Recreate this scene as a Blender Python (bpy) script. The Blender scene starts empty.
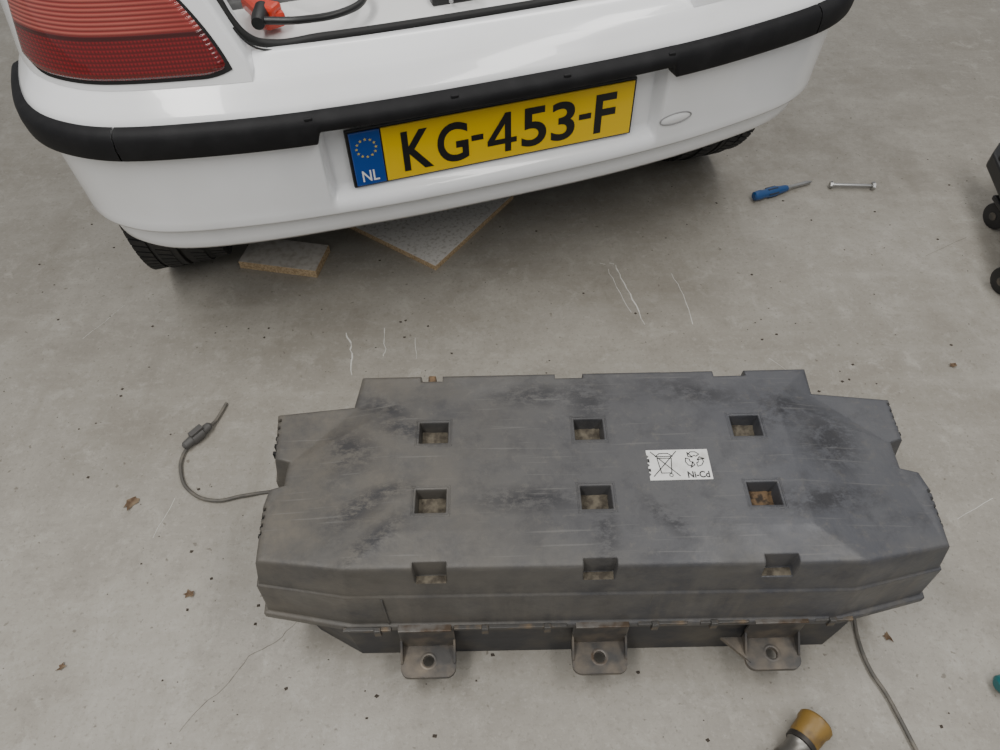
import bpy, bmesh, math, random
from mathutils import Matrix, Vector
random.seed(4)
sc=bpy.context.scene
col=sc.collection
R=math.radians

# ------------------------------------------------------------------ helpers
def link(o,parent=None):
    col.objects.link(o)
    if parent: o.parent=parent
    return o
def empty(name,loc=(0,0,0),rz=0):
    e=bpy.data.objects.new(name,None); e.location=loc; e.rotation_euler=(0,0,rz); e.empty_display_size=.05
    return link(e)
def mesh(name,vs,fs,mat=None,parent=None,smooth=False,mats=None):
    m=bpy.data.meshes.new(name); m.from_pydata([tuple(v) for v in vs],[],fs); m.update()
    bm=bmesh.new(); bm.from_mesh(m); bmesh.ops.recalc_face_normals(bm,faces=bm.faces); bm.to_mesh(m); bm.free()
    for f in m.polygons: f.use_smooth=smooth
    o=bpy.data.objects.new(name,m)
    if mat: m.materials.append(mat)
    return link(o,parent)
def bevel(o,w,seg=2,ang=30):
    b=o.modifiers.new("bevel",'BEVEL'); b.width=w; b.segments=seg; b.limit_method='ANGLE'; b.angle_limit=R(ang)
    return o
def box(name,c,s,mat,parent=None,rz=0,bev=0,rx=0,ry=0):
    vs=[(x*s[0]/2,y*s[1]/2,z*s[2]/2) for x in(-1,1) for y in(-1,1) for z in(-1,1)]
    fs=[(0,1,3,2),(4,6,7,5),(0,4,5,1),(2,3,7,6),(0,2,6,4),(1,5,7,3)]
    o=mesh(name,vs,fs,mat,parent); o.location=c; o.rotation_euler=(rx,ry,rz)
    if bev: bevel(o,bev)
    return o
def prism(name,pts,z0,z1,mat,parent=None,bev=0):
    n=len(pts)
    vs=[(p[0],p[1],z0) for p in pts]+[(p[0],p[1],z1) for p in pts]
    fs=[tuple(range(n))[::-1],tuple(range(n,2*n))]+[(i,(i+1)%n,n+(i+1)%n,n+i) for i in range(n)]
    o=mesh(name,vs,fs,mat,parent)
    if bev: bevel(o,bev)
    return o
def lathe(name,prof,p0,p1,mat,parent=None,n=24,smooth=True):
    """prof: list (t along metres, radius) from p0 towards p1"""
    p0=Vector(p0); ax=(Vector(p1)-p0).normalized()
    a=ax.orthogonal().normalized(); b=ax.cross(a)
    vs=[];fs=[]
    for t,r in prof:
        for i in range(n):
            th=2*math.pi*i/n; vs.append(p0+ax*t+(a*math.cos(th)+b*math.sin(th))*r)
    for k in range(len(prof)-1):
        for i in range(n):
            j=(i+1)%n; fs.append((k*n+i,k*n+j,(k+1)*n+j,(k+1)*n+i))
    fs.append(tuple(range(n))); fs.append(tuple(range((len(prof)-1)*n,len(prof)*n)))
    o=mesh(name,vs,fs,mat,parent,smooth)
    if smooth:
        e=o.modifiers.new("es",'EDGE_SPLIT'); e.split_angle=R(35)
    return o
def tube(name,pts,r,mat,parent=None,cyclic=False,nurbs=True):
    c=bpy.data.curves.new(name,'CURVE'); c.dimensions='3D'; c.bevel_depth=r; c.bevel_resolution=4; c.resolution_u=10
    if nurbs:
        s=c.splines.new('BEZIER'); s.bezier_points.add(len(pts)-1)
        for i,p in enumerate(pts):
            s.bezier_points[i].co=p; s.bezier_points[i].handle_left_type=s.bezier_points[i].handle_right_type='AUTO'
    else:
        s=c.splines.new('POLY'); s.points.add(len(pts)-1)
        for i,p in enumerate(pts): s.points[i].co=(*p,1)
    s.use_cyclic_u=cyclic
    c.use_fill_caps=True
    c.materials.append(mat)
    return link(bpy.data.objects.new(name,c),parent)

def mat(name,colr,rough=.5,metal=0,coat=0,noise=None,bump=None,bevelr=0,spec=.5):
    """noise=(scale, colour2, lo, hi) ; bump=(scale,strength)"""
    m=bpy.data.materials.new(name); m.use_nodes=True; nt=m.node_tree; p=nt.nodes['Principled BSDF']
    p.inputs['Roughness'].default_value=rough; p.inputs['Metallic'].default_value=metal
    p.inputs['Coat Weight'].default_value=coat; p.inputs['Specular IOR Level'].default_value=spec
    p.inputs['Base Color'].default_value=(*colr,1)
    tc=nt.nodes.new('ShaderNodeTexCoord')
    if noise:
        n=nt.nodes.new('ShaderNodeTexNoise'); n.inputs['Scale'].default_value=noise[0]; n.inputs['Detail'].default_value=6
        nt.links.new(tc.outputs['Object'],n.inputs['Vector'])
        r=nt.nodes.new('ShaderNodeValToRGB'); r.color_ramp.elements[0].position=noise[2]; r.color_ramp.elements[1].position=noise[3]
        r.color_ramp.elements[0].color=(*colr,1); r.color_ramp.elements[1].color=(*noise[1],1)
        nt.links.new(n.outputs['Fac'],r.inputs['Fac']); nt.links.new(r.outputs['Color'],p.inputs['Base Color'])
    last=None
    if bevelr:
        b=nt.nodes.new('ShaderNodeBevel'); b.inputs['Radius'].default_value=bevelr; b.samples=4; last=b.outputs['Normal']
    if bump:
        n=nt.nodes.new('ShaderNodeTexNoise'); n.inputs['Scale'].default_value=bump[0]; n.inputs['Detail'].default_value=4
        nt.links.new(tc.outputs['Object'],n.inputs['Vector'])
        bp=nt.nodes.new('ShaderNodeBump'); bp.inputs['Strength'].default_value=bump[1]; bp.inputs['Distance'].default_value=.002
        nt.links.new(n.outputs['Fac'],bp.inputs['Height'])
        if last: nt.links.new(last,bp.inputs['Normal'])
        last=bp.outputs['Normal']
    if last: nt.links.new(last,p.inputs['Normal'])
    return m

class NG:
    """tiny node graph helper"""
    def __init__(s,m): s.nt=m.node_tree; s.p=s.nt.nodes['Principled BSDF']; s.tc=s.nt.nodes.new('ShaderNodeTexCoord')
    def n(s,t,**k):
        x=s.nt.nodes.new(t)
        for a,b in k.items(): setattr(x,a,b)
        return x
    def l(s,a,b): s.nt.links.new(a,b)
    def noise(s,scale,detail=5,rough=.55,vec=None,dist=0):
        x=s.n('ShaderNodeTexNoise'); x.inputs['Scale'].default_value=scale; x.inputs['Detail'].default_value=detail
        x.inputs['Roughness'].default_value=rough; x.inputs['Distortion'].default_value=dist
        s.l(vec or s.tc.outputs['Object'],x.inputs['Vector']); return x.outputs['Fac']
    def mapv(s,loc=(0,0,0),rot=(0,0,0),scale=(1,1,1),vec=None):
        x=s.n('ShaderNodeMapping'); x.inputs['Location'].default_value=loc; x.inputs['Rotation'].default_value=rot; x.inputs['Scale'].default_value=scale
        s.l(vec or s.tc.outputs['Object'],x.inputs['Vector']); return x.outputs['Vector']
    def rng(s,v,a,b,c=0,d=1):
        x=s.n('ShaderNodeMapRange'); x.inputs[1].default_value=a; x.inputs[2].default_value=b; x.inputs[3].default_value=c; x.inputs[4].default_value=d
        s.l(v,x.inputs[0]); return x.outputs[0]
    def math(s,op,a,b=None):
        x=s.n('ShaderNodeMath',operation=op)
        for i,v in enumerate((a,b)):
            if v is None: continue
            if isinstance(v,(int,float)): x.inputs[i].default_value=v
            else: s.l(v,x.inputs[i])
        return x.outputs[0]
    def mix(s,f,a,b,mode='MIX'):
        x=s.n('ShaderNodeMix',data_type='RGBA',blend_type=mode)
        for i,v in ((0,f),(6,a),(7,b)):
            if isinstance(v,(int,float)): x.inputs[i].default_value=v
            elif isinstance(v,tuple): x.inputs[i].default_value=(*v,1)
            else: s.l(v,x.inputs[i])
        return x.outputs[2]
    def patch(s,cx,cy,rx,ry,wob=.5,rot=0):
        """soft ellipse mask in object xy (1 in the middle)"""
        v=s.n('ShaderNodeVectorMath',operation='SUBTRACT'); s.l(s.tc.outputs['Object'],v.inputs[0]); v.inputs[1].default_value=(cx,cy,0)
        m=s.mapv(rot=(0,0,-rot),vec=v.outputs[0])
        m=s.mapv(scale=(1/rx,1/ry,0),vec=m)
        ln=s.n('ShaderNodeVectorMath',operation='LENGTH'); s.l(m,ln.inputs[0])
        return s.rng(ln.outputs['Value'],1,.2)

# ------------------------------------------------------------------ camera
H=1.2
cam=bpy.data.cameras.new("camera"); co=bpy.data.objects.new("camera",cam); col.objects.link(co)
co.matrix_world=Matrix.Translation((0,0,H))@(Matrix.Rotation(R(39),4,'X')@Matrix.Rotation(R(-1.35),4,'Z'))
cam.sensor_width=36; cam.lens=27; cam.clip_start=.02
sc.camera=co

# ------------------------------------------------------------------ floor
fm=bpy.data.materials.new("painted_concrete"); fm.use_nodes=True; g=NG(fm)
base=g.mix(g.rng(g.noise(1.6,7,.65),.36,.66),(.250,.232,.198),(.345,.326,.286))
base=g.mix(g.rng(g.noise(6,8,.72),.44,.70,0,.60),base,(.200,.180,.148))
base=g.mix(g.rng(g.noise(17,7,.75,dist=.5),.53,.70,0,.60),base,(.400,.382,.340))
base=g.mix(g.rng(g.noise(42,6,.75),.52,.72,0,.45),base,(.180,.162,.132))
base=g.mix(g.rng(g.noise(95,4,.75),.54,.70,0,.40),base,(.40,.385,.345))
base=g.mix(g.rng(g.noise(150,3,.6),.57,.70,0,.45),base,(.16,.143,.115))
base=g.mix(g.rng(g.noise(75,2,.5),.70,.75,0,.6),base,(.10,.082,.06))
mv=g.mapv(rot=(0,0,.5),scale=(1.2,9,1))
base=g.mix(g.rng(g.noise(2.2,6,.65,vec=mv),.52,.75,0,.35),base,(.38,.362,.32))
mv=g.mapv(rot=(0,0,-.25),scale=(10,1.5,1))
base=g.mix(g.rng(g.noise(2.0,6,.65,vec=mv),.56,.74,0,.35),base,(.20,.182,.15))
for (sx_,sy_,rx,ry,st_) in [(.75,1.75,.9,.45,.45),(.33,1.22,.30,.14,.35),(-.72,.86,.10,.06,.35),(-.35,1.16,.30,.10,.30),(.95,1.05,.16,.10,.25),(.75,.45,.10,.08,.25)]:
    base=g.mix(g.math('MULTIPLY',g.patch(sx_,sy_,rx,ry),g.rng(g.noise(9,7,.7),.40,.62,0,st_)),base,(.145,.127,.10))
g.l(base,g.p.inputs['Base Color'])
g.l(g.rng(g.noise(5,5),.3,.7,.36,.60),g.p.inputs['Roughness'])
bp=g.n('ShaderNodeBump'); bp.inputs['Strength'].default_value=.12; bp.inputs['Distance'].default_value=.002
g.l(g.noise(220,4),bp.inputs['Height']); g.l(bp.outputs[0],g.p.inputs['Normal'])
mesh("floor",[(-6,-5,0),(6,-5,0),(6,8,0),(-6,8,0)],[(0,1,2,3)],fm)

# ------------------------------------------------------------------ battery pack
bm_=bpy.data.materials.new("grey_plastic_dusty"); bm_.use_nodes=True; g=NG(bm_)
grad=g.n('ShaderNodeSeparateXYZ'); g.l(g.tc.outputs['Object'],grad.inputs[0])
side=g.rng(grad.outputs[0],-.20,.40)
c=g.mix(side,(.062,.059,.055),(.058,.060,.069))
c=g.mix(g.rng(g.noise(6,8,.7),.40,.70,0,.75),c,g.mix(side,(.096,.089,.078),(.085,.086,.090)))
c=g.mix(g.rng(g.noise(22,8,.75,dist=.3),.50,.70,0,.60),c,(.030,.030,.034))
c=g.mix(g.rng(g.noise(60,6,.75),.54,.70,0,.40),c,(.120,.111,.097))
dl=g.math('MULTIPLY',g.rng(grad.outputs[0],.10,-.33),g.rng(g.noise(10,8,.72),.38,.62))
c=g.mix(g.math('MULTIPLY',dl,.75),c,(.122,.107,.084))
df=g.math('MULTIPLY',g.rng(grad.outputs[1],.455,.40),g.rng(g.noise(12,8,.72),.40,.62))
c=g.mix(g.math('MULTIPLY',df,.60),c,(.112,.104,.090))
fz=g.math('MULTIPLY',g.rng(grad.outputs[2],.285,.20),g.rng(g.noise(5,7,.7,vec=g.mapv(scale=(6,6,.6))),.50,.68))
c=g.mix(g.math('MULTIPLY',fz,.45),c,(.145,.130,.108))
for (cx,cy,rx,ry,ro) in [(.13,.675,.045,.060,0),(.29,.685,.10,.035,-.2),(-.135,.628,.085,.024,-.35),(-.17,.668,.07,.022,-.5),(.04,.508,.11,.028,.0),(-.17,.455,.085,.022,.7),
                      (.135,.457,.023,.070,0),(.41,.650,.07,.045,.4),(.22,.475,.06,.020,-.8),(.43,.50,.11,.03,.1),(-.22,.60,.06,.05,-.8),(-.20,.50,.06,.03,.5),(-.165,.525,.06,.018,.2),(.05,.685,.09,.03,.0),(.47,.60,.06,.08,0)]:
    pm=g.patch(cx,cy,rx,ry,rot=ro)
    st=g.rng(g.noise(20,8,.85,vec=g.mapv(rot=(0,0,-ro),scale=(1,1.8,1)),dist=.1),.44,.54)
    c=g.mix(g.math('MULTIPLY',g.math('MULTIPLY',pm,st),.85),c,(.014,.014,.017))
for ro,s in ((.7,1.0),(-.4,1.3),(1.3,.9)):
    sv=g.mapv(rot=(0,0,ro),scale=(3*s,90*s,3))
    c=g.mix(g.rng(g.noise(2.0,2,.5,vec=sv),.68,.74,0,.28),c,(.17,.165,.155))
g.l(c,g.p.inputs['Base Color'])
g.l(g.rng(g.noise(16,5),.3,.7,.34,.58),g.p.inputs['Roughness'])
bv=g.n('ShaderNodeBevel'); bv.samples=6; bv.inputs['Radius'].default_value=.005
bp=g.n('ShaderNodeBump'); bp.inputs['Strength'].default_value=.2; bp.inputs['Distance'].default_value=.002
bp2=g.n('ShaderNodeBump'); bp2.inputs['Strength'].default_value=.5; bp2.inputs['Distance'].default_value=.004
g.l(g.noise(9,2),bp2.inputs['Height']); g.l(bv.outputs[0],bp2.inputs['Normal'])
g.l(g.noise(120,4),bp.inputs['Height']); g.l(bp2.outputs[0],bp.inputs['Normal']); g.l(bp.outputs[0],g.p.inputs['Normal'])
M_box=bm_
M_tray=mat("tray_plastic",(.030,.030,.033),.5,noise=(18,(.075,.066,.053),.45,.72),bump=(90,.2),bevelr=.003)
M_dirt=mat("pocket_dirt",(.13,.112,.082),.9,noise=(90,(.055,.045,.033),.4,.62),bump=(150,.8))
M_rusty=mat("pocket_rust",(.15,.095,.05),.9,noise=(110,(.03,.022,.015),.4,.6),bump=(150,1))
M_black=mat("slot_shade_black",(.006,.006,.006),.8)

pack=empty("battery_pack")
out=[(-.214,.733,1),(.473,.730,1),(.476,.690,.3),(.592,.678,0),(.587,.606,0),(.569,.600,0),(.567,.556,0),(.591,.548,0),(.597,.520,0),(.590,.436,0),(.466,.408,1),
     (-.208,.413,1),(-.330,.436,0),(-.335,.52,0),(-.331,.545,0),(-.311,.551,0),(-.311,.590,0),(-.331,.596,0),(-.340,.676,0),(-.224,.684,.3)]
cx,cy=.13,.572
inner=[(-.150,.672),(.410,.668),(.410,.462),(-.150,.465)]
WG=.016
def ring(fx,fy,z,wing):
    return [((p[0]-cx)*(1+fx)+cx,(p[1]-cy)*(1+fy)+cy,z-(0 if p[2]>=1 else wing*(1-p[2]))) for p in out]
ax,ay=1/.455,1/.16
rings=[ring(-.009*ax,-.006*ay,.2995,WG),ring(-.004*ax,-.0025*ay,.298,WG),ring(-.001*ax,-.0006*ay,.294,WG),ring(0,0,.288,WG),ring(.009*ax,.003*ay,.226,.006),
       ring(.012*ax,.006*ay,.223,.004),ring(.016*ax,.007*ay,.136,0),ring(.023*ax,.012*ay,.133,0),ring(.023*ax,.012*ay,.121,0),ring(.010*ax,.001*ay,.119,0)]
b=bmesh.new()
VR=[[b.verts.new(v) for v in r] for r in rings]
n=len(out)
for k in range(len(VR)-1):
    for i in range(n):
        j=(i+1)%n; b.faces.new((VR[k][i],VR[k][j],VR[k+1][j],VR[k+1][i]))
b.faces.new(VR[-1])
zs=[v.co.z for v in VR[0]]
for v in VR[0]: v.co.z=.30
iv=[b.verts.new((x,y,.30)) for x,y in inner]
es=[b.edges.new((iv[i],iv[(i+1)%4])) for i in range(4)]
oe=[b.edges.get((VR[0][i],VR[0][(i+1)%n])) for i in range(n)]
bmesh.ops.triangle_fill(b,use_beauty=True,use_dissolve=False,edges=oe+es,normal=(0,0,1))
cen=[f for f in b.faces if all(v in iv for v in f.verts)]
if not cen: b.faces.new(iv)
for v,z in zip(VR[0],zs): v.co.z=z
for v in iv: v.co.z=.3035
bmesh.ops.recalc_face_normals(b,faces=b.faces)
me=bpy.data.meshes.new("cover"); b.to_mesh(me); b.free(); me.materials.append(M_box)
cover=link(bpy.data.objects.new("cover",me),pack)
cv=[];cf=[]
def cutter(c,s,top,bot,taper=.004):
    k=len(cv)
    for z,t in((bot,taper),(top,0)):
        for x,y in((-1,-1),(1,-1),(1,1),(-1,1)): cv.append((c[0]+x*(s[0]/2-t),c[1]+y*(s[1]/2-t),z))
    for f in((3,2,1,0),(4,5,6,7),(0,1,5,4),(1,2,6,5),(2,3,7,6),(3,0,4,7)): cf.append(tuple(k+i for i in f))
PD=.276
for xx in(-.098,.127,.355):
    for yy in(.621,.509): cutter((xx,yy),(.047,.041),.33,PD-.001,.005)
for xx in(-.097,.1235,.357): cutter((xx,.398),(.046,.050),.33,.262,.002)
cutter((-.105,.735),(.034,.034),.33,.268,.001)
cutter((.106,.735),(.044,.032),.33,.266,.001)
cutter((.352,.733),(.050,.034),.33,.264,.001)
cutter((.272,.744),(.05,.034),.33,.283,.001)
slots=[(-.3385,y) for y in(.612,.625,.638,.651,.664)]+[(-.3355,y) for y in(.478,.490,.502,.514)]+[(.592,y) for y in(.620,.632,.644,.656,.668)]+[(.596,y) for y in(.470,.482,.494,.506,.518)]
for x,y in slots: cutter((x,y),(.016,.0055),.33,.262,.0)
cm=bpy.data.meshes.new("cutm"); cm.from_pydata(cv,[],cf); cm.update()
cm.materials.append(M_box)
co2=bpy.data.objects.new("cut",cm); col.objects.link(co2)
bo=cover.modifiers.new("b",'BOOLEAN'); bo.operation='DIFFERENCE'; bo.object=co2; bo.solver='EXACT'
bpy.context.view_layer.update()
dg=bpy.context.evaluated_depsgraph_get()
nm=bpy.data.meshes.new_from_object(cover.evaluated_get(dg)); cover.modifiers.clear(); cover.data=nm
bpy.data.objects.remove(co2)
for i,(x,y) in enumerate(slots):
    box("slot_shade_%d"%i,(x+(.0045 if x<0 else -.0045),y,.268),(.006,.0052,.013),M_black,pack)  # black blocks that stand in for the shade inside the vent notches
for i,(xx,yy) in enumerate([(x,y) for x in(-.098,.127,.355) for y in(.621,.509)]):
    vs=[];fs=[];N=8
    for a in range(N+1):
        for q in range(N+1):
            vs.append((xx-.0186+.0372*a/N,yy-.0156+.0312*q/N,PD+.0008+random.random()*.002+(.004 if (q==N or a==0) else 0)))
    for a in range(N):
        for q in range(N): fs.append((a*(N+1)+q,(a+1)*(N+1)+q,(a+1)*(N+1)+q+1,a*(N+1)+q+1))
    mesh("pocket_dirt_%d"%i,vs,fs,M_rusty if i==5 else M_dirt,pack,True)
    vs=[]
    for (a,bb),z in(((.0272,.0242),.3030),((.0262,.0232),.3044),((.0242,.0212),.3044),((.0234,.0204),.3015)):
        vs+=[(xx-a,yy-bb,z),(xx+a,yy-bb,z),(xx+a,yy+bb,z),(xx-a,yy+bb,z)]
    fs=[(k*4+q,k*4+(q+1)%4,(k+1)*4+(q+1)%4,(k+1)*4+q) for k in range(3) for q in range(4)]
    mesh("pocket_rim_%d"%i,vs,fs,M_box,pack)
for i,xx in enumerate((-.097,.1235,.357)):
    mesh("notch_dirt_%d"%i,[(xx-.020,.409,.2628),(xx+.020,.409,.2628),(xx+.020,.420,.2628),(xx-.020,.420,.2628)],[(0,1,2,3)],M_dirt,pack)
box("back_clip",(-.105,.726,.281),(.012,.016,.030),M_rusty,pack,bev=.002)
box("back_clip_b",(.106,.727,.275),(.026,.012,.012),M_dirt,pack,bev=.002)

# lower tray
tr0=[(-.228,.410),(.500,.407),(.555,.45),(.555,.66),(.47,.70),(.47,.725),(-.214,.725),(-.214,.69),(-.30,.66),(-.30,.45)]
tr1=[(-.238,.412),(.512,.409),(.575,.45),(.575,.665),(.478,.695),(.478,.728),(-.222,.728),(-.222,.695),(-.318,.665),(-.318,.45)]
lv=[(x,y,.0) for x,y in tr0]+[(x,y,.055) for x,y in [((a[0]+b_[0])/2,(a[1]+b_[1])/2-.001) for a,b_ in zip(tr0,tr1)]]+[(x,y,.122) for x,y in tr1]
k=len(tr0)
lf=[tuple(range(k))]+[(r*k+i,r*k+(i+1)%k,(r+1)*k+(i+1)%k,(r+1)*k+i) for r in range(2) for i in range(k)]+[tuple(range(2*k,3*k))]
mesh("tray",lv,lf,M_tray,pack)
M_strip=mat("clip_steel",(.075,.072,.068),.45,.4,noise=(60,(.16,.12,.08),.5,.7))
for i,(x0,x1) in enumerate([(-.235,-.165),(-.075,.088),(.19,.262),(.28,.35),(.445,.50)]):
    box("clip_%d"%i,((x0+x1)/2,.3985,.131),(x1-x0,.006,.007),M_strip,pack,bev=.001)
for i,x in enumerate((-.185,-.03,.06,.215,.30,.47)):
    box("clip_tooth_%d"%i,(x,.3965,.127),(.010,.007,.020),M_strip,pack,bev=.001)
for i,x in enumerate((-.168,.20,.45)):
    box("rib_%d"%i,(x,.4055,.178),(.0025,.004,.085),M_box,pack,bev=.001)

# mounting brackets
M_br=mat("bracket_steel",(.080,.077,.074),.48,.5,noise=(26,(.19,.16,.125),.44,.68),bump=(60,.3))
M_rub=mat("bracket_worn_metal",(.15,.14,.128),.5,.5,noise=(45,(.085,.06,.04),.42,.62),bump=(90,.3))
def bracket(i,xc,w=.082):
    t=.004; yb=.402; L=.050; r=.014
    b=bmesh.new()
    pts=[(-w/2,0),( w/2,0)]
    for a in range(0,91,15): pts.append((w/2-r+r*math.cos(R(a)),-L+r-r*math.sin(R(a))))
    for a in range(90,181,15): pts.append((-w/2+r+r*math.cos(R(a)),-L+r-r*math.sin(R(a))))
    hole=[(.0085*math.cos(R(a)),-.026+.0085*math.sin(R(a))) for a in range(0,360,20)]
    def lay(z):
        ov=[b.verts.new((xc+x,yb+y,z)) for x,y in pts]; hv=[b.verts.new((xc+x,yb+y,z)) for x,y in hole]
        e=[b.edges.new((ov[q],ov[(q+1)%len(ov)])) for q in range(len(ov))]+[b.edges.new((hv[q],hv[(q+1)%len(hv)])) for q in range(len(hv))]
        bmesh.ops.triangle_fill(b,use_beauty=True,use_dissolve=False,edges=e,normal=(0,0,1))
        return ov,hv
    o1,h1=lay(.052); o2,h2=lay(.060)
    for A,B in((o1,o2),(h1,h2)):
        for q in range(len(A)): b.faces.new((A[q],A[(q+1)%len(A)],B[(q+1)%len(A)],B[q]))
    bmesh.ops.recalc_face_normals(b,faces=b.faces)
    m=bpy.data.meshes.new("bracket_%d"%i); b.to_mesh(m); b.free(); m.materials.append(M_br)
    link(bpy.data.objects.new("bracket_%d"%i,m),pack)
    box("bracket_back_%d"%i,(xc,yb-.001,.094),(w,.005,.074),M_br,pack,bev=.0015)
    box("bracket_top_%d"%i,(xc,yb-.003,.1325),(w*.94,.012,.004),M_rub,pack,bev=.001)
    rv=[];rf=[]
    for rr,zz in((.0086,.0601),(.0100,.0606),(.0115,.0606),(.0130,.0602)):
        for a in range(24): rv.append((xc+rr*math.cos(R(15*a)),yb-.026+rr*math.sin(R(15*a)),zz))
    for q in range(3):
        for a in range(24): rf.append((q*24+a,q*24+(a+1)%24,(q+1)*24+(a+1)%24,(q+1)*24+a))
    mesh("bracket_ring_%d"%i,rv,rf,M_rub if i==1 else M_br,pack,True)
    for s in(-1,1):
        vs=[(xc+s*w/2,yb,.055),(xc+s*w/2,yb-.034,.055),(xc+s*w/2,yb-.030,.062),(xc+s*w/2,yb-.004,.084),(xc+s*w/2,yb,.084)]
        vs2=[(x-s*.003,y,z) for x,y,z in vs]
        mesh("bracket_cheek_%d"%i,vs+vs2,[(0,1,2,3,4),(9,8,7,6,5)]+[(q,(q+1)%5,5+(q+1)%5,5+q) for q in range(5)],M_br,pack)
bracket(0,-.117); bracket(1,.139); bracket(2,.397)
mesh("bracket_gusset",[(.325,.400,.062),(.362,.352+.010,.062),(.362,.400,.062),(.325,.400,.055),(.362,.362,.055),(.362,.400,.055)],[(0,1,2),(5,4,3),(0,3,4,1),(1,4,5,2),(2,5,3,0)],M_br,pack)

# glyphs ----------------------------------------------------------------
def glyph(name,ch,x0,x1,y0,y1,mt,parent,plane='XZ',h=0,bold=.0,th=.0006):
    c=bpy.data.curves.new(name,'FONT'); c.body=ch; c.size=1; c.offset=bold; c.resolution_u=6
    t=bpy.data.objects.new("t",c); col.objects.link(t); bpy.context.view_layer.update()
    m=bpy.data.meshes.new_from_object(t.evaluated_get(bpy.context.evaluated_depsgraph_get())); bpy.data.objects.remove(t)
    xs=[v.co.x for v in m.vertices]; ys=[v.co.y for v in m.vertices]
    ax_,bx_,ay_,by_=min(xs),max(xs),min(ys),max(ys)
    for v in m.vertices:
        X=x0+(v.co.x-ax_)/(bx_-ax_)*(x1-x0); Y=y0+(v.co.y-ay_)/(by_-ay_)*(y1-y0)
        v.co=(X,h,Y) if plane=='XZ' else (X,Y,h)
    m.materials.clear(); m.materials.append(mt); m.name=name
    return link(bpy.data.objects.new(name,m),parent)

# sticker -----------------------------------------------------------------
M_lab=mat("sticker_white",(.66,.66,.64),.45,noise=(50,(.48,.47,.44),.5,.75))
M_ink=mat("ink_black",(.015,.015,.015),.5)
zl=.3046
lp=[(.2035,.5325),(.290,.5325),(.290,.5815),(.2035,.5815),(.2035,.574),(.2065,.571),(.2035,.568),(.2035,.560),(.2065,.557),(.2035,.554),(.2035,.545),(.2065,.542),(.2035,.539)]
prism("sticker",lp,zl-.0014,zl,M_lab,pack)
zi=zl+.0004
def stroke(name,pts,w,z,mt,parent,closed=False):
    vs=[];fs=[];n=len(pts)
    for i in range(n if closed else n-1):
        a=Vector((*pts[i][:2],0)); q=pts[(i+1)%n]; c2=Vector((*q[:2],0))
        d=(c2-a)
        if d.length<1e-7: continue
        d.normalize(); nn=Vector((-d.y,d.x,0))*w/2; a2=a-d*w*.3; c3=c2+d*w*.3; k=len(vs)
        vs+=[a2-nn,c3-nn,c3+nn,a2+nn]; fs.append((k,k+1,k+2,k+3))
    vs=[(v.x,v.y,z) for v in vs]
    return mesh(name,vs,fs,mt,parent)
bx,by=.2275,.5575
stroke("bin_body",[(bx-.010,by+.010),(bx-.007,by-.014),(bx+.007,by-.014),(bx+.010,by+.010)],.0012,zi,M_ink,pack,True)
stroke("bin_lid",[(bx-.012,by+.013),(bx-.006,by+.018),(bx+.006,by+.018),(bx+.012,by+.013)],.0012,zi,M_ink,pack,True)
stroke("bin_cross_a",[(bx-.018,by+.021),(bx+.018,by-.019)],.0013,zi,M_ink,pack)
stroke("bin_cross_b",[(bx+.018,by+.021),(bx-.018,by-.019)],.0013,zi,M_ink,pack)
stroke("bin_wheel",[(bx+.006+.0025*math.cos(R(a)),by-.0175+.0025*math.sin(R(a))) for a in range(0,360,45)],.001,zi,M_ink,pack,True)
stroke("sticker_edge_mark_a",[(.205,.566),(.205,.562)],.003,zi,M_ink,pack)
stroke("sticker_edge_mark_b",[(.205,.550),(.205,.547)],.003,zi,M_ink,pack)
rx_,ry_=.269,.5645
for q in range(3):
    a0=R(90+120*q); r_=.0125
    P=lambda a,r:(rx_+r*math.cos(a),ry_+r*math.sin(a))
    stroke("recycle_arrow_%d"%q,[P(a0-.75,r_*.95),P(a0-.25,r_*1.05),P(a0+.25,r_*1.05),P(a0+.62,r_*.9),P(a0+.45,r_*.45),P(a0-.2,r_*.55),P(a0-.6,r_*.5)],.0012,zi,M_ink,pack,True)
    stroke("recycle_head_%d"%q,[P(a0+.6,r_*1.15),P(a0+1.0,r_*.72),P(a0+.45,r_*.35)],.0013,zi,M_ink,pack,True)
glyph("sticker_text","Ni-Cd",.256,.2865,.5350,.5455,M_ink,pack,'XY',zi,.022)

# ------------------------------------------------------------------ cables
M_cab=mat("cable_grey",(.085,.080,.070),.6,noise=(40,(.15,.135,.11),.45,.7))
M_conn=mat("connector_plastic",(.075,.072,.068),.55)
c1=empty("sensor_cable")
pts=[(-.318,.585,.13),(-.345,.62,.115),(-.375,.67,.05),(-.415,.705,.006),(-.472,.699,.005),(-.525,.690,.005),(-.575,.712,.005),(-.600,.750,.005),(-.606,.790,.005),(-.598,.815,.005)]
tube("lead",pts,.0032,M_cab,c1)
lathe("plug",[(0,.004),(.004,.008),(.020,.009),(.022,.0115),(.045,.0115),(.047,.009),(.062,.008),(.066,.004)],(-.606,.803,.0125),(-.560,.862,.0125),M_conn,c1)
box("plug_latch",(-.585,.831,.026),(.012,.028,.006),M_conn,c1,rz=-.66,bev=.001)
tube("tail_lead",[(-.567,.853,.010),(-.560,.870,.006),(-.556,.885,.005),(-.549,.912,.005)],.0032,M_cab,c1)
c2=empty("sensor_cable.001")
tube("lead",[(.54,.50,.10),(.558,.47,.03),(.560,.44,.006),(.557,.397,.005),(.562,.360,.005),(.573,.329,.005),(.582,.29,.005),(.590,.250,.005),(.60,.20,.005),(.62,.12,.005)],.0030,M_cab,c2)

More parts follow.
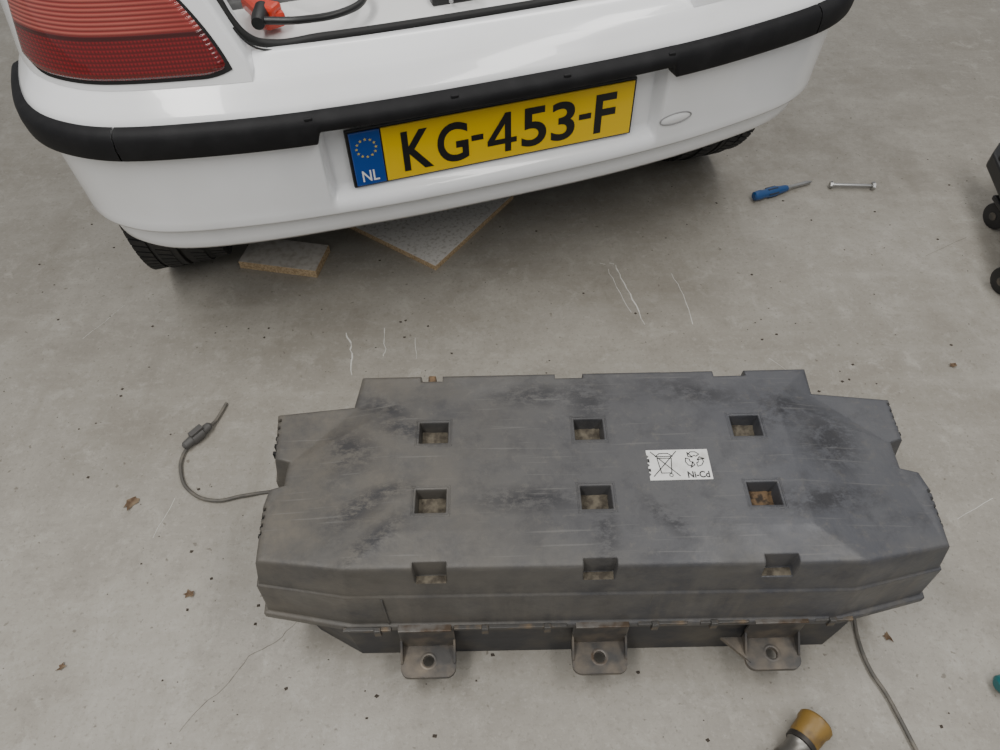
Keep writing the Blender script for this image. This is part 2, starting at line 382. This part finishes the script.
# ------------------------------------------------------------------ car
M_white=mat("white_paint",(.86,.87,.88),.20,coat=.6,noise=(6,(.80,.805,.80),.45,.8))
M_strip2=mat("bumper_rubber",(.006,.006,.007),.62,noise=(25,(.012,.012,.013),.45,.7),bump=(300,.15),spec=.3)
M_seal=mat("door_seal",(.006,.006,.006),.6)
M_under=mat("underbody",(.02,.02,.02),.8)
M_tyre=mat("tyre_rubber",(.020,.020,.020),.75,noise=(30,(.04,.037,.033),.5,.75))
M_rim=mat("rim_steel",(.4,.4,.4),.4,.8)
M_trim=mat("boot_white",(.72,.72,.71),.45)
M_carpet=mat("boot_dark",(.05,.05,.05),.8,noise=(40,(.10,.10,.10),.4,.7))
car=empty("car",(-.0058,1.1472,0),R(16.5))
SH=.020
half=[(0,-.047),(.10,-.0465),(.20,-.044),(.30,-.038),(.40,-.0275),(.50,-.011),(.58,.006),(.64,.026),(.69,.055),(.73,.092),(.757,.135),(.772,.18),(.782,.24),(.787,.32),(.79,.45),(.79,.7),(.79,1.0),(.79,1.6)]
full=[(SH-x*(1 if x<.5 else 1-.012*min(1,(x-.5)/.2)),y) for x,y in half[:0:-1]]+[(SH+x*(1 if x<.5 else 1+.012*min(1,(x-.5)/.2)),y) for x,y in half]
def cr(p0,p1,p2,p3,t):
    return tuple(.5*((2*p1[i])+(-p0[i]+p2[i])*t+(2*p0[i]-5*p1[i]+4*p2[i]-p3[i])*t*t+(-p0[i]+3*p1[i]-3*p2[i]+p3[i])*t**3) for i in(0,1))
fine=[]
for i in range(len(full)-1):
    p0=full[max(i-1,0)];p1=full[i];p2=full[i+1];p3=full[min(i+2,len(full)-1)]
    for t in range(8): fine.append(cr(p0,p1,p2,p3,t/8))
fine.append(full[-1])
S=[0]
for i in range(1,len(fine)): S.append(S[-1]+math.dist(fine[i-1],fine[i]))
mid=S[-1]/2; S=[s-mid for s in S]
def path(s):
    s=max(S[0],min(S[-1]-1e-6,s))
    lo,hi=0,len(S)-1
    while hi-lo>1:
        m=(lo+hi)//2
        if S[m]<=s: lo=m
        else: hi=m
    t=(s-S[lo])/(S[hi]-S[lo]); p=Vector((fine[lo][0]*(1-t)+fine[hi][0]*t,fine[lo][1]*(1-t)+fine[hi][1]*t))
    def tg(i):
        a=Vector(fine[max(i-1,0)]); c_=Vector(fine[min(i+1,len(fine)-1)]); return (c_-a).normalized()
    d=(tg(lo)*(1-t)+tg(hi)*t).normalized()
    return p,Vector((d.y,-d.x))
def s_at_x(x):
    for i in range(len(fine)-1):
        a,b_=fine[i][0],fine[i+1][0]
        if a<=x<b_ and fine[i][1]<.3: return S[i]+(S[i+1]-S[i])*(x-a)/(b_-a)
    return S[0] if x<0 else S[-1]
def s_at_y(y,sgn):
    best=min((i for i in range(len(fine)) if fine[i][0]*sgn>.6),key=lambda i:abs(fine[i][1]-y)); return S[best]
def P3(s,d,z):
    p,nn=path(s); q=p-nn*d; return (q.x,q.y,z)
def sm(a,b_,x):
    t=max(0,min(1,(x-a)/(b_-a))); return t*t*(3-2*t)
def grid(name,ss,prof,mt,parent,fn=None,smooth=True,solid=0):
    vs=[];fs=[]
    for s in ss:
        for d,z in prof:
            v=P3(s,d,z)
            if fn: v=fn(s,d,z,v)
            vs.append(v)
    m=len(prof)
    for i in range(len(ss)-1):
        for j in range(m-1): fs.append((i*m+j,(i+1)*m+j,(i+1)*m+j+1,i*m+j+1))
    return mesh(name,vs,fs,mt,parent,smooth)
sE=s_at_y(.300,1)
RC=.008-SH
def lin(a,b_,n): return [a+(b_-a)*i/n for i in range(n+1)]
ss=sorted(set([round(v,5) for v in lin(-sE,sE,170)]+[round(RC+sg*(.296+.002*k),5) for k in range(12) for sg in(-1,1)]))
prof=[(.16,.316),(.11,.298),(.078,.292),(.064,.294),(.058,.302),(.055,.316),(.053,.334),(.051,.343),(.045,.348),(.034,.351),(.032,.356)]+[(.032-.008*i/14,.37+.142*i/14) for i in range(15)]+[(.020,.52),(.018,.535),(.018,.555),(.019,.566),(.024,.574),(.032,.583),(.040,.592),(.047,.600),(.052,.604)]
def recess(s,d,z,v):
    w=(1-sm(.300,.314,abs(s-RC)))*sm(.376,.388,z)*(1-sm(.53,.56,z))
    d2=d+(.056-d)*w if d<.056 else d
    z2=z-(.010*sm(.25,.62,-s))*(1-sm(.30,.40,z))
    # the wrap-around ends stop above the wheel arch
    z2=z2+(.10*sm(.90,1.04,abs(s)))*(1-sm(.33,.50,z))
    if abs(s)>.80: d2=min(d2,.06+(.10-.06)*max(0,1-(abs(s)-.80)/.1))
    return P3(s,d2,z2)
grid("bumper",ss,prof,M_white,car,recess)
def stripfn(s,d,z,v):
    w=1-sm(.302,.312,abs(s-RC))
    z2=z if z>.556 else z+w*(.556-z)/(.556-.512)*.022
    return P3(s,d,z2)
sprof=[(.03,.512),(.006,.512),(.001,.516),(0,.522),(-.001,.535),(0,.548),(.003,.556),(.008,.561),(.016,.564),(.03,.565)]
cuts=[-sE,s_at_x(-.590),s_at_x(.63),sE]
for i in range(3):
    a,b_=cuts[i]+.0012,cuts[i+1]-.0012
    sub=[a]+[s for s in ss if a<s<b_]+[b_]
    grid("rub_strip_%d"%i,sub,sprof,M_strip2,car,stripfn)
for i,x in enumerate((-.30,-.07,.12,.31)):
    p=P3(s_at_x(x),-.0005,.559); box("strip_mark_%d"%i,(p[0],p[1]+.006,p[2]-.001),(.012,.006,.005),M_strip2,car,bev=.001)
def edge_x(z): return .372+(z-.62)*.42
sl=lin(s_at_x(-.42),s_at_x(.42),50)
grid("boot_sill",sl,[(.052,.604),(.055,.606),(.060,.610),(.075,.618),(.095,.624),(.108,.625),(.112,.622),(.113,.610),(.135,.608)],M_white,car)
WX={-1:-.612,1:.640}
SX={-1:-.725,1:.765}
AY=.478
for sg,nm in((-1,"left"),(1,"right")):
    vs=[];fs=[]
    zr=[.604,.607,.612,.62,.64,.66,.68,.70,.72,.74,.78,.82,.86,.90,.95]
    ncol=70
    for z in zr:
        s0=abs(s_at_x(sg*edge_x(max(z,.62)))); s1=abs(S[0])-.002
        base_d=.050+(z-.60)*.22
        for k in range(-2,ncol+1):
            if k<0:
                s=s0-.002*(-k)-.001; d=base_d+(.012 if k==-1 else .075)
            else:
                u=k/ncol; s=s0+(s1-s0)*u**1.5; d=base_d*(1-.6*sm(.75,1.1,s))
            vs.append(P3(sg*s,d,z))
    m=ncol+3
    for i in range(len(zr)-1):
        for j in range(m-1): fs.append((i*m+j,i*m+j+1,(i+1)*m+j+1,(i+1)*m+j))
    mesh("quarter_panel_"+nm,vs,fs,M_white,car,True)
    arch=[(.50+.30*math.cos(R(a)),.28+.30*math.sin(R(a))) for a in range(180,-1,-10)]
    poly=[(.285,.605),(.285,.50)]+[(y,z) for y,z in arch if y>=.30]+[(.81,.25),(1.6,.25),(1.6,.605)]
    X=SX[sg]
    mesh("side_panel_"+nm,[(X,y,z) for y,z in poly],[tuple(range(len(poly)))],M_white,car)
    xw=WX[sg]
    tp=[(0,.19),(.0,.225),(.008,.250),(.022,.268),(.035,.274),(.045,.276),(.047,.270),(.052,.270),(.054,.277),(.078,.278),(.080,.271),(.085,.271),(.087,.278),(.111,.277),(.113,.270),(.118,.270),(.120,.276),(.130,.274),(.143,.268),(.157,.250),(.165,.225),(.165,.19)]
    lathe("tyre_"+nm,tp,(xw-.0825,AY,.279),(xw+.0825,AY,.279),M_tyre,car,n=72)
    lathe("rim_"+nm,[(0,.03),(.0,.05),(.012,.08),(.012,.16),(0,.185),(0,.192)],(xw+sg*.078,AY,.279),(xw+sg*.3,AY,.279),M_rim,car,n=40)
    tv=[];tf=[]
    for q in range(80):
        a=2*math.pi*q/80
        for xo in(-.066,-.030,.030,.066):
            k=len(tv); w=.026
            for dx in(-w/2,w/2):
                for da in(-.030,.030):
                    for r in((.268,.2790) if abs(xo)<.05 else (.262,.2752)):
                        aa=a+da+dx*2.2; tv.append((xw+xo+dx,AY+r*math.cos(aa),.279+r*math.sin(aa)))
            for f in((0,1,3,2),(4,6,7,5),(0,4,5,1),(2,3,7,6),(0,2,6,4),(1,5,7,3)): tf.append(tuple(k+i for i in f))
    mesh("tread_"+nm,tv,tf,M_tyre,car)
# tail lamp
lm=bpy.data.materials.new("tail_lamp_lens"); lm.use_nodes=True; g=NG(lm)
sp=g.n('ShaderNodeSeparateXYZ'); g.l(g.tc.outputs['Object'],sp.inputs[0])
up=g.rng(sp.outputs[2],.676,.679)
wv=g.n('ShaderNodeTexWave',bands_direction='Z'); wv.inputs['Scale'].default_value=52; g.l(g.tc.outputs['Object'],wv.inputs['Vector'])
wx=g.n('ShaderNodeTexWave',bands_direction='X'); wx.inputs['Scale'].default_value=60; g.l(g.tc.outputs['Object'],wx.inputs['Vector'])
paler=g.rng(sp.outputs[0],-.40,-.52)  # upper lens colour turns paler pink outwards on the left lamp
low=g.mix(g.math('MULTIPLY',wv.outputs['Fac'],wx.outputs['Fac']),(.10,.001,.002),(.24,.005,.007))
high=g.mix(wv.outputs['Fac'],(.19,.014,.012),g.mix(paler,(.30,.035,.028),(.42,.105,.080)))
ed=g.rng(sp.outputs[2],.674,.676); ed2=g.rng(sp.outputs[2],.683,.681)
colr_=g.mix(up,low,high); colr_=g.mix(g.math('MULTIPLY',ed,ed2),colr_,(.05,.001,.001))
g.l(colr_,g.p.inputs['Base Color'])
g.p.inputs['Roughness'].default_value=.15; g.p.inputs['Coat Weight'].default_value=.8
bp=g.n('ShaderNodeBump'); bp.inputs['Strength'].default_value=.25; bp.inputs['Distance'].default_value=.003
g.l(wv.outputs['Fac'],bp.inputs['Height']); g.l(bp.outputs[0],g.p.inputs['Normal'])
for sg,nm in((-1,"left"),(1,"right")):
    for part in("lens","gasket"):
        vs=[];fs=[]
        e=.003 if part=="gasket" else 0
        zr=lin(.617-e,.84,30); ncol=50
        for zi_,z in enumerate(zr):
            x_in=.402+(z-.62)*.30+(z-.62)**2*2.0-e
            s0=abs(s_at_x(sg*x_in)); s1=abs(s_at_y(.150,1))+e
            for k in range(ncol+1):
                u=k/ncol; s=s0+(s1-s0)*u
                zz=z+(.010*(max(0,.12-u)/.12)**2+.016*(max(0,u-.80)/.20)**2)*(1-(z-.62)/.22)
                bd=.050+(zz-.60)*.22
                d=bd*(1-.6*sm(.75,1.1,s))-(.0015 if part=="gasket" else .007)
                if part=="lens":
                    if k in(0,ncol): d+=.008
                    if zi_==0: d+=.008
                vs.append(P3(sg*s,d,zz))
        m=ncol+1
        for i in range(len(zr)-1):
            for j in range(m-1): fs.append((i*m+j,i*m+j+1,(i+1)*m+j+1,(i+1)*m+j))
        mesh("tail_lamp_%s_%s"%(part,nm),vs,fs,lm if part=="lens" else M_seal,car,True)
# boot seal around the opening
sealp=[]
def E(z): return edge_x(z)-.004
for z in(.95,.86,.80,.74,.70,.67): sealp.append(P3(s_at_x(-E(z)),.094+(z-.6)*.22,z))
sealp.append(P3(s_at_x(-.372),.108,.645)); sealp.append(P3(s_at_x(-.350),.114,.630))
for x in(-.25,-.12,0,.12,.25): sealp.append(P3(s_at_x(x),.118,.627))
sealp.append(P3(s_at_x(.350),.114,.630)); sealp.append(P3(s_at_x(.372),.108,.645))
for z in(.67,.70,.74,.80,.86,.95): sealp.append(P3(s_at_x(E(z)),.094+(z-.6)*.22,z))
tube("boot_seal",sealp,.0065,M_seal,car)
tube("boot_seal_lip",[(p[0],p[1]-.014,p[2]-.004) for p in sealp[5:-5]],.0016,M_seal,car)
box("boot_ledge",(0,.155,.600),(.80,.15,.012),M_trim,car,bev=.003)
box("boot_ledge_step",(0,.245,.575),(.84,.05,.06),M_trim,car,bev=.006)
box("boot_floor",(0,.72,.50),(1.40,.95,.02),M_carpet,car)
box("boot_side_left",(-.62,.62,.70),(.02,1.0,.42),M_trim,car); box("boot_side_right",(.62,.62,.70),(.02,1.0,.42),M_trim,car)
box("seat_back",(0,1.2,.75),(1.25,.08,.5),M_carpet,car,rx=-.2,bev=.02)
box("underbody",(0,.92,.37),(1.44,1.40,.10),M_under,car)
box("rear_panel_inner",(0,.12,.45),(1.2,.02,.28),M_under,car)
M_red=mat("red_plastic",(.50,.035,.012),.35,coat=.3)
M_hose=mat("hose_black",(.010,.010,.010),.4)
box("clamp_body",(-.325,.195,.628),(.040,.10,.026),M_red,car,rz=.3,bev=.008)
box("clamp_jaw",(-.315,.165,.640),(.030,.030,.022),M_red,car,rz=.9,bev=.006)
lathe("clamp_end",[(0,.010),(.02,.013),(.05,.013),(.055,.008)],(-.338,.125,.640),(-.326,.17,.640),M_hose,car)
tube("hose_a",[(-.335,.135,.640),(-.27,.115,.640),(-.20,.125,.638),(-.165,.16,.636),(-.160,.22,.636),(-.17,.30,.62)],.006,M_hose,car)
tube("hose_b",[(-.30,.26,.64),(-.22,.19,.64),(-.15,.24,.64)],.0035,M_hose,car)
box("latch_plate",(-.005,.185,.612),(.09,.05,.012),M_hose,car,bev=.003)
tube("latch_loop",[(-.02,.15,.615),(-.02,.135,.635),(.02,.135,.635),(.02,.15,.615)],.004,M_rim,car)
M_line=mat("panel_gap",(.30,.30,.30),.6)
def onb(s,z,o): return P3(s,.032-.008*(z-.37)/.142-o,z)
s0=s_at_x(.360)
tube("tow_cover_ring",[onb(s0+.034*math.cos(R(a)),.411+.0115*math.sin(R(a)),.0008) for a in range(0,360,15)],.0012,M_line,car,cyclic=True)
rg=[]
for rr,o in((0,.0022),(.7,.0020),(.95,.0008)):
    rg.append([onb(s0+.033*rr*math.cos(R(a)),.411+.0105*rr*math.sin(R(a)),o) for a in range(0,360,15)])
vs=[p for q in rg for p in q]
mesh("tow_cover",vs,[(k*24+i,k*24+(i+1)%24,(k+1)*24+(i+1)%24,(k+1)*24+i) for k in range(2) for i in range(24)],M_white,car,True)
# number plate
M_yel=mat("plate_yellow",(.80,.53,.008),.35,coat=.3)
M_blue=mat("plate_blue",(.010,.065,.30),.35,coat=.3)
M_frame=mat("plate_frame",(.012,.012,.012),.4)
M_ink2=mat("plate_ink",(.012,.012,.012),.4)
M_star=mat("plate_star",(.62,.50,.10),.4); M_wht=mat("plate_white_ink",(.8,.8,.8),.4)
px,pz=.011,.449
plate=empty("plate_pivot"); plate.parent=car; plate.location=(px,.002,pz)
box("plate_frame",(0,.0035,0),(.520,.007,.112),M_frame,plate,bev=.002)
box("plate_field",(.0275,-.001,0),(.456,.004,.1035),M_yel,plate,bev=.0015)
box("plate_band",(-.2285,-.001,0),(.052,.004,.1035),M_blue,plate,bev=.0015)
X=lambda u:(u-491)/290*.52
hh=-.0036
for i,(ch,a,b_,bo_) in enumerate([("K",398,427,.022),("G",432,463,.020),("-",466,478,0),("5",517,543,.018),("3",548,573,.018),("-",577,590,0),("F",594,616,.022)]):
    z0,z1=(-.039,.038) if ch!="-" else (-.005,.006)
    glyph("plate_char_%d"%i,ch,X(a)-.002,X(b_)-.002,z0,z1,M_ink2,plate,'XZ',hh,bo_)
xa,xb=X(482)-.002,X(512)-.002
def bar(nm_,p,q,w,off):
    p=Vector((p[0],0,p[1])); q=Vector((q[0],0,q[1])); d=(q-p).normalized(); nn=Vector((-d.z,0,d.x))*w/2
    mesh(nm_,[(v.x,hh-off,v.z) for v in(p-nn,q-nn,q+nn,p+nn)],[(0,1,2,3)],M_ink2,plate)
xs_=xb-.016
bar("plate_char_four_stem",(xs_,-.039),(xs_,.038),.0115,0)
bar("plate_char_four_bar",(xa,-.017),(xb,-.017),.0105,.0002)
bar("plate_char_four_slope",(xa+.004,-.016),(xs_-.001,.034),.0105,.0004)
glyph("plate_country","NL",-.243,-.214,-.044,-.022,M_wht,plate,'XZ',hh,.012)
for k in range(12):
    a=R(30*k); c0=(-.2285+.0165*math.cos(a),.021+.0165*math.sin(a))
    vs=[(c0[0]+(.0032 if q%2==0 else .0013)*math.sin(R(36*q)),hh,c0[1]+(.0032 if q%2==0 else .0013)*math.cos(R(36*q))) for q in range(10)]
    mesh("plate_star_%d"%k,vs,[tuple(range(10))],M_star,plate)

# ------------------------------------------------------------------ boards
M_mel=mat("board_white_worn",(.66,.64,.60),.55,noise=(120,(.38,.35,.30),.50,.74))
M_mel2=mat("block_face_worn",(.56,.53,.48),.65,noise=(60,(.40,.36,.30),.45,.70))
M_chip=mat("chipboard_edge",(.52,.39,.24),.8,noise=(200,(.34,.24,.13),.4,.6))
def board(name,c,s,rz,top,z0=0):
    e=empty(name,(c[0],c[1],z0),rz)
    box("core",(0,0,s[2]/2),(s[0],s[1],s[2]),M_chip,e,bev=.0008)
    box("top_face",(0,0,s[2]+.0004),(s[0]-.003,s[1]-.003,.0012),top,e)
    return e
th=R(54); u2=Vector((math.cos(th),math.sin(th))); u1=Vector((-u2.y,u2.x)); c0=Vector((-.143,1.288))+u2*.160+u1*.17
board("wooden_board",c0,(.32,.34,.013),th,M_mel)
board("wooden_board.001",(-.500,1.338),(.190,.092,.020),R(-12),M_mel2)

# ------------------------------------------------------------------ screwdriver
M_sb=mat("handle_blue",(.008,.060,.19),.35,coat=.3); M_sb2=mat("handle_grip",(.02,.03,.05),.6)
M_steel=mat("steel",(.45,.45,.44),.35,1.0)
sd=empty("screwdriver")
a=Vector((.644,1.515,.014)); b_=Vector((.812,1.581,.006))
lathe("handle",[(0,.007),(.003,.011),(.018,.0125),(.032,.0105),(.045,.0125),(.065,.0125),(.078,.010),(.095,.0090),(.102,.007)],a,b_,M_sb,sd)
for k in range(6):
    th=k*math.pi/3; ax_=(b_-a).normalized(); o1=ax_.orthogonal().normalized(); o2=ax_.cross(o1)
    r=(o1*math.cos(th)+o2*math.sin(th))*.0115
    tube("grip_%d"%k,[a+ax_*.040+r,a+ax_*.068+r],.0022,M_sb2,sd)
lathe("shaft",[(.098,.0050),(.150,.0050),(.160,.0058),(.172,.0040),(.180,.001)],a,b_,M_steel,sd)
lathe("collar",[(.102,.007),(.110,.007),(.112,.005)],a,b_,M_steel,sd)
bt=empty("bolt")
a=Vector((.850,1.561,.0095)); b_=Vector((.963,1.552,.0095))
lathe("shank",[(0,.0045),(.095,.0045),(.098,.004)],a+Vector((.006,0,0)),b_,M_steel,bt)
lathe("head",[(0,.009),(.0015,.0105),(.008,.0105),(.008,.0095)],b_-Vector((.010,-.0008,0)),b_+Vector((.01,-.0008,0)),M_steel,bt,n=6,smooth=False)
lathe("washer",[(0,.0095),(.002,.0095)],a+Vector((.004,0,0)),b_,M_steel,bt)
lathe("nut",[(0,.0085),(.006,.0085)],a,b_,M_steel,bt,n=6,smooth=False)

# ------------------------------------------------------------------ mallet (bottom right)
M_face=mat("mallet_face",(.215,.130,.030),.45,noise=(38,(.09,.055,.025),.42,.66),bump=(60,.4))
M_cast=mat("cast_steel",(.24,.23,.21),.42,.75,noise=(40,(.11,.095,.08),.45,.7))
M_collar=mat("collar_dark",(.05,.045,.04),.5,.5)
ml=empty("mallet")
a=Vector((.365,.210,.026)); b_=Vector((.450,.287,.026))
L=(b_-a).length
lathe("face",[(L-.038,.020),(L-.034,.0225),(L-.014,.0235),(L-.010,.0255),(L-.003,.0255),(L,.023),(L-.001,.015)],a,b_,M_face,ml,n=32)
lathe("head",[(0,.020),(.004,.022),(.040,.022),(.050,.018),(.062,.0175),(L-.05,.0180),(L-.046,.0195)],a,b_,M_cast,ml,n=32)
lathe("collar",[(L-.046,.0185),(L-.045,.0220),(L-.038,.0220),(L-.037,.0185)],a,b_,M_collar,ml,n=32)
mid_=a+(b_-a)*.38
lathe("handle",[(0,.010),(.02,.012),(.03,.010),(.20,.011),(.28,.014),(.30,.010)],mid_,mid_+Vector((.70,-.71,0)),M_cast,ml)

# ------------------------------------------------------------------ trolley jack at right edge
M_jb=mat("jack_black",(.012,.012,.013),.4); M_chr=mat("chrome",(.6,.6,.6),.15,1)
tj=empty("trolley_jack",(-.030,-.01,0))
def wheel(n_,c,r,w,ang):
    d=Vector((math.cos(ang),math.sin(ang),0)); c=Vector(c)
    lathe(n_,[(0,r*.7),(.002,r*.95),(.006,r),(w-.006,r),(w-.002,r*.95),(w,r*.7)],c-d*w/2,c+d*w/2,M_jb,tj)
    lathe(n_+"_hub",[(0,r*.30),(w+.004,r*.30)],c-d*(w/2+.002),c+d*w,M_br,tj)
for i,(xx,yy) in enumerate(((1.225,1.41),(1.148,1.19))):
    wheel("wheel_%d"%i,(xx,yy,.032),.032,.026,.3)
    lathe("caster_stem_%d"%i,[(0,.008),(.05,.008)],(xx,yy,.06),(xx,yy,.2),M_chr,tj)
    box("fork_%d"%i,(xx,yy,.068),(.04,.05,.012),M_jb,tj,bev=.003)
pf=[(1.140,1.15),(1.205,1.13),(1.285,1.53),(1.262,1.58),(1.220,1.53),(1.198,1.40)]
prism("side_frame",pf,.085,.125,M_jb,tj,bev=.006)
tube("rail",[(1.175,1.20,.137),(1.222,1.38,.137),(1.250,1.50,.135)],.009,M_chr,tj)
box("cross_member",(1.42,1.33,.11),(.40,.36,.06),M_jb,tj,bev=.01)

M_teal=mat("teal_plastic",(.015,.13,.14),.4)
tt=empty("teal_grip")
lathe("grip",[(0,.008),(.004,.013),(.02,.015),(.05,.013),(.075,.015),(.10,.013),(.11,.008)],(.738,.335,.015),(.83,.345,.015),M_teal,tt)

# ------------------------------------------------------------------ floor litter
M_leaf=mat("dry_leaf",(.10,.060,.032),.8,noise=(60,(.18,.13,.08),.4,.6))
def leaf(name,x,y,s,rot):
    pts=[]
    for k in range(11):
        a=2*math.pi*k/11; r=s*(.55+.55*random.random())*(1 if k%2 else .6); pts.append((r*math.cos(a),r*.6*math.sin(a),.001+.004*random.random()))
    vs=[(0,0,.002)]+pts
    o=mesh(name,vs,[(0,k+1,(k+1)%11+1) for k in range(11)],M_leaf); o.location=(x,y,0); o.rotation_euler=(0,0,rot)
leaf("dried_leaf",-.677,.692,.026,.9); leaf("dried_leaf.001",-.528,.514,.017,.2); leaf("dried_leaf.002",.931,.967,.012,.4); leaf("dried_leaf.003",.606,.416,.012,2.4)
leaf("dried_leaf.004",-.702,.400,.011,1.0)
gv=[];gf=[]
for q in range(420):
    x=random.uniform(-1.2,1.3); y=random.uniform(.22,1.75); r=random.choice((.0009,.0009,.0012,.0015,.002,.0032)); k=len(gv)
    for a in range(4): gv.append((x+r*math.cos(a*1.57+q)*random.uniform(.7,1.6),y+r*math.sin(a*1.57+q),.0003))
    gv.append((x,y,r*.7))
    for a in range(4): gf.append((k+a,k+(a+1)%4,k+4))
M_grit=mat("grit",(.05,.04,.03),.9)
mesh("floor_grit",gv,gf,M_grit)
def scratches(name,lines,mt):
    sv=[];sf=[]
    for pts,w in lines:
        P=[]
        for i in range(len(pts)-1):
            for t in range(4):
                u=t/4; P.append((pts[i][0]*(1-u)+pts[i+1][0]*u+random.uniform(-.0022,.0022),pts[i][1]*(1-u)+pts[i+1][1]*u))
        P.append(pts[-1])
        for i in range(len(P)-1):
            a=Vector((*P[i],0)); c_=Vector((*P[i+1],0)); d=(c_-a).normalized(); ww=w*random.uniform(.4,1.1); nn=Vector((-d.y,d.x,0))*ww/2; k=len(sv)
            for v in(a-nn,c_-nn,c_+nn,a+nn): sv.append((v.x,v.y,.0004))
            sf.append((k,k+1,k+2,k+3))
    mesh(name,sv,sf,mt)
scratches("floor_scratches",[([(-.331,1.099),(-.318,1.07),(-.312,1.03),(-.306,.981)],.0034),([(-.25,1.11),(-.243,1.05),(-.245,1.03)],.0018),
  ([(.274,1.293),(.283,1.25),(.300,1.18),(.317,1.102)],.0028),([(.255,1.28),(.27,1.22),(.292,1.14)],.0016),([(.40,1.26),(.415,1.19),(.42,1.10)],.0015),
  ([(.24,1.30),(.252,1.296)],.002),([(.262,1.30),(.272,1.296)],.002),([(-.18,1.08),(-.175,1.02)],.0012),([(-.62,.62),(-.60,.70)],.001),([(-.9,1.1),(-.84,1.2)],.001),([(.56,1.0),(.62,.93)],.001),([(.80,.62),(.88,.66)],.001)],mat("scratch_pale",(.56,.55,.51),.7))
scratches("floor_cracks",[([(-.49,.30),(-.468,.335),(-.43,.37),(-.41,.41),(-.37,.43),(-.34,.465)],.0009),([(1.0,1.3),(1.12,1.36)],.0008)],mat("crack_dark",(.12,.105,.085),.8))

# ------------------------------------------------------------------ lights
def area(name,loc,size,energy,rot=(0,0,0),colr=(1,1,1)):
    l=bpy.data.lights.new(name,'AREA'); l.shape='RECTANGLE'; l.size=size[0]; l.size_y=size[1]; l.energy=energy; l.color=colr
    o=bpy.data.objects.new(name,l); o.location=loc; o.rotation_euler=rot; col.objects.link(o)
area("ceiling_lamp",(-1.1,-.5,3.0),(.5,3.5),92,colr=(1,.98,.95))
area("ceiling_lamp.001",(1.4,.0,3.0),(.5,3.5),60,colr=(1,.98,.95))
area("ceiling_lamp.002",(.2,3.6,3.2),(3.5,.5),38,colr=(1,.98,.95))
w=bpy.data.worlds.new("world"); sc.world=w; w.use_nodes=True
w.node_tree.nodes['Background'].inputs[0].default_value=(.97,.98,1,1); w.node_tree.nodes['Background'].inputs[1].default_value=.36
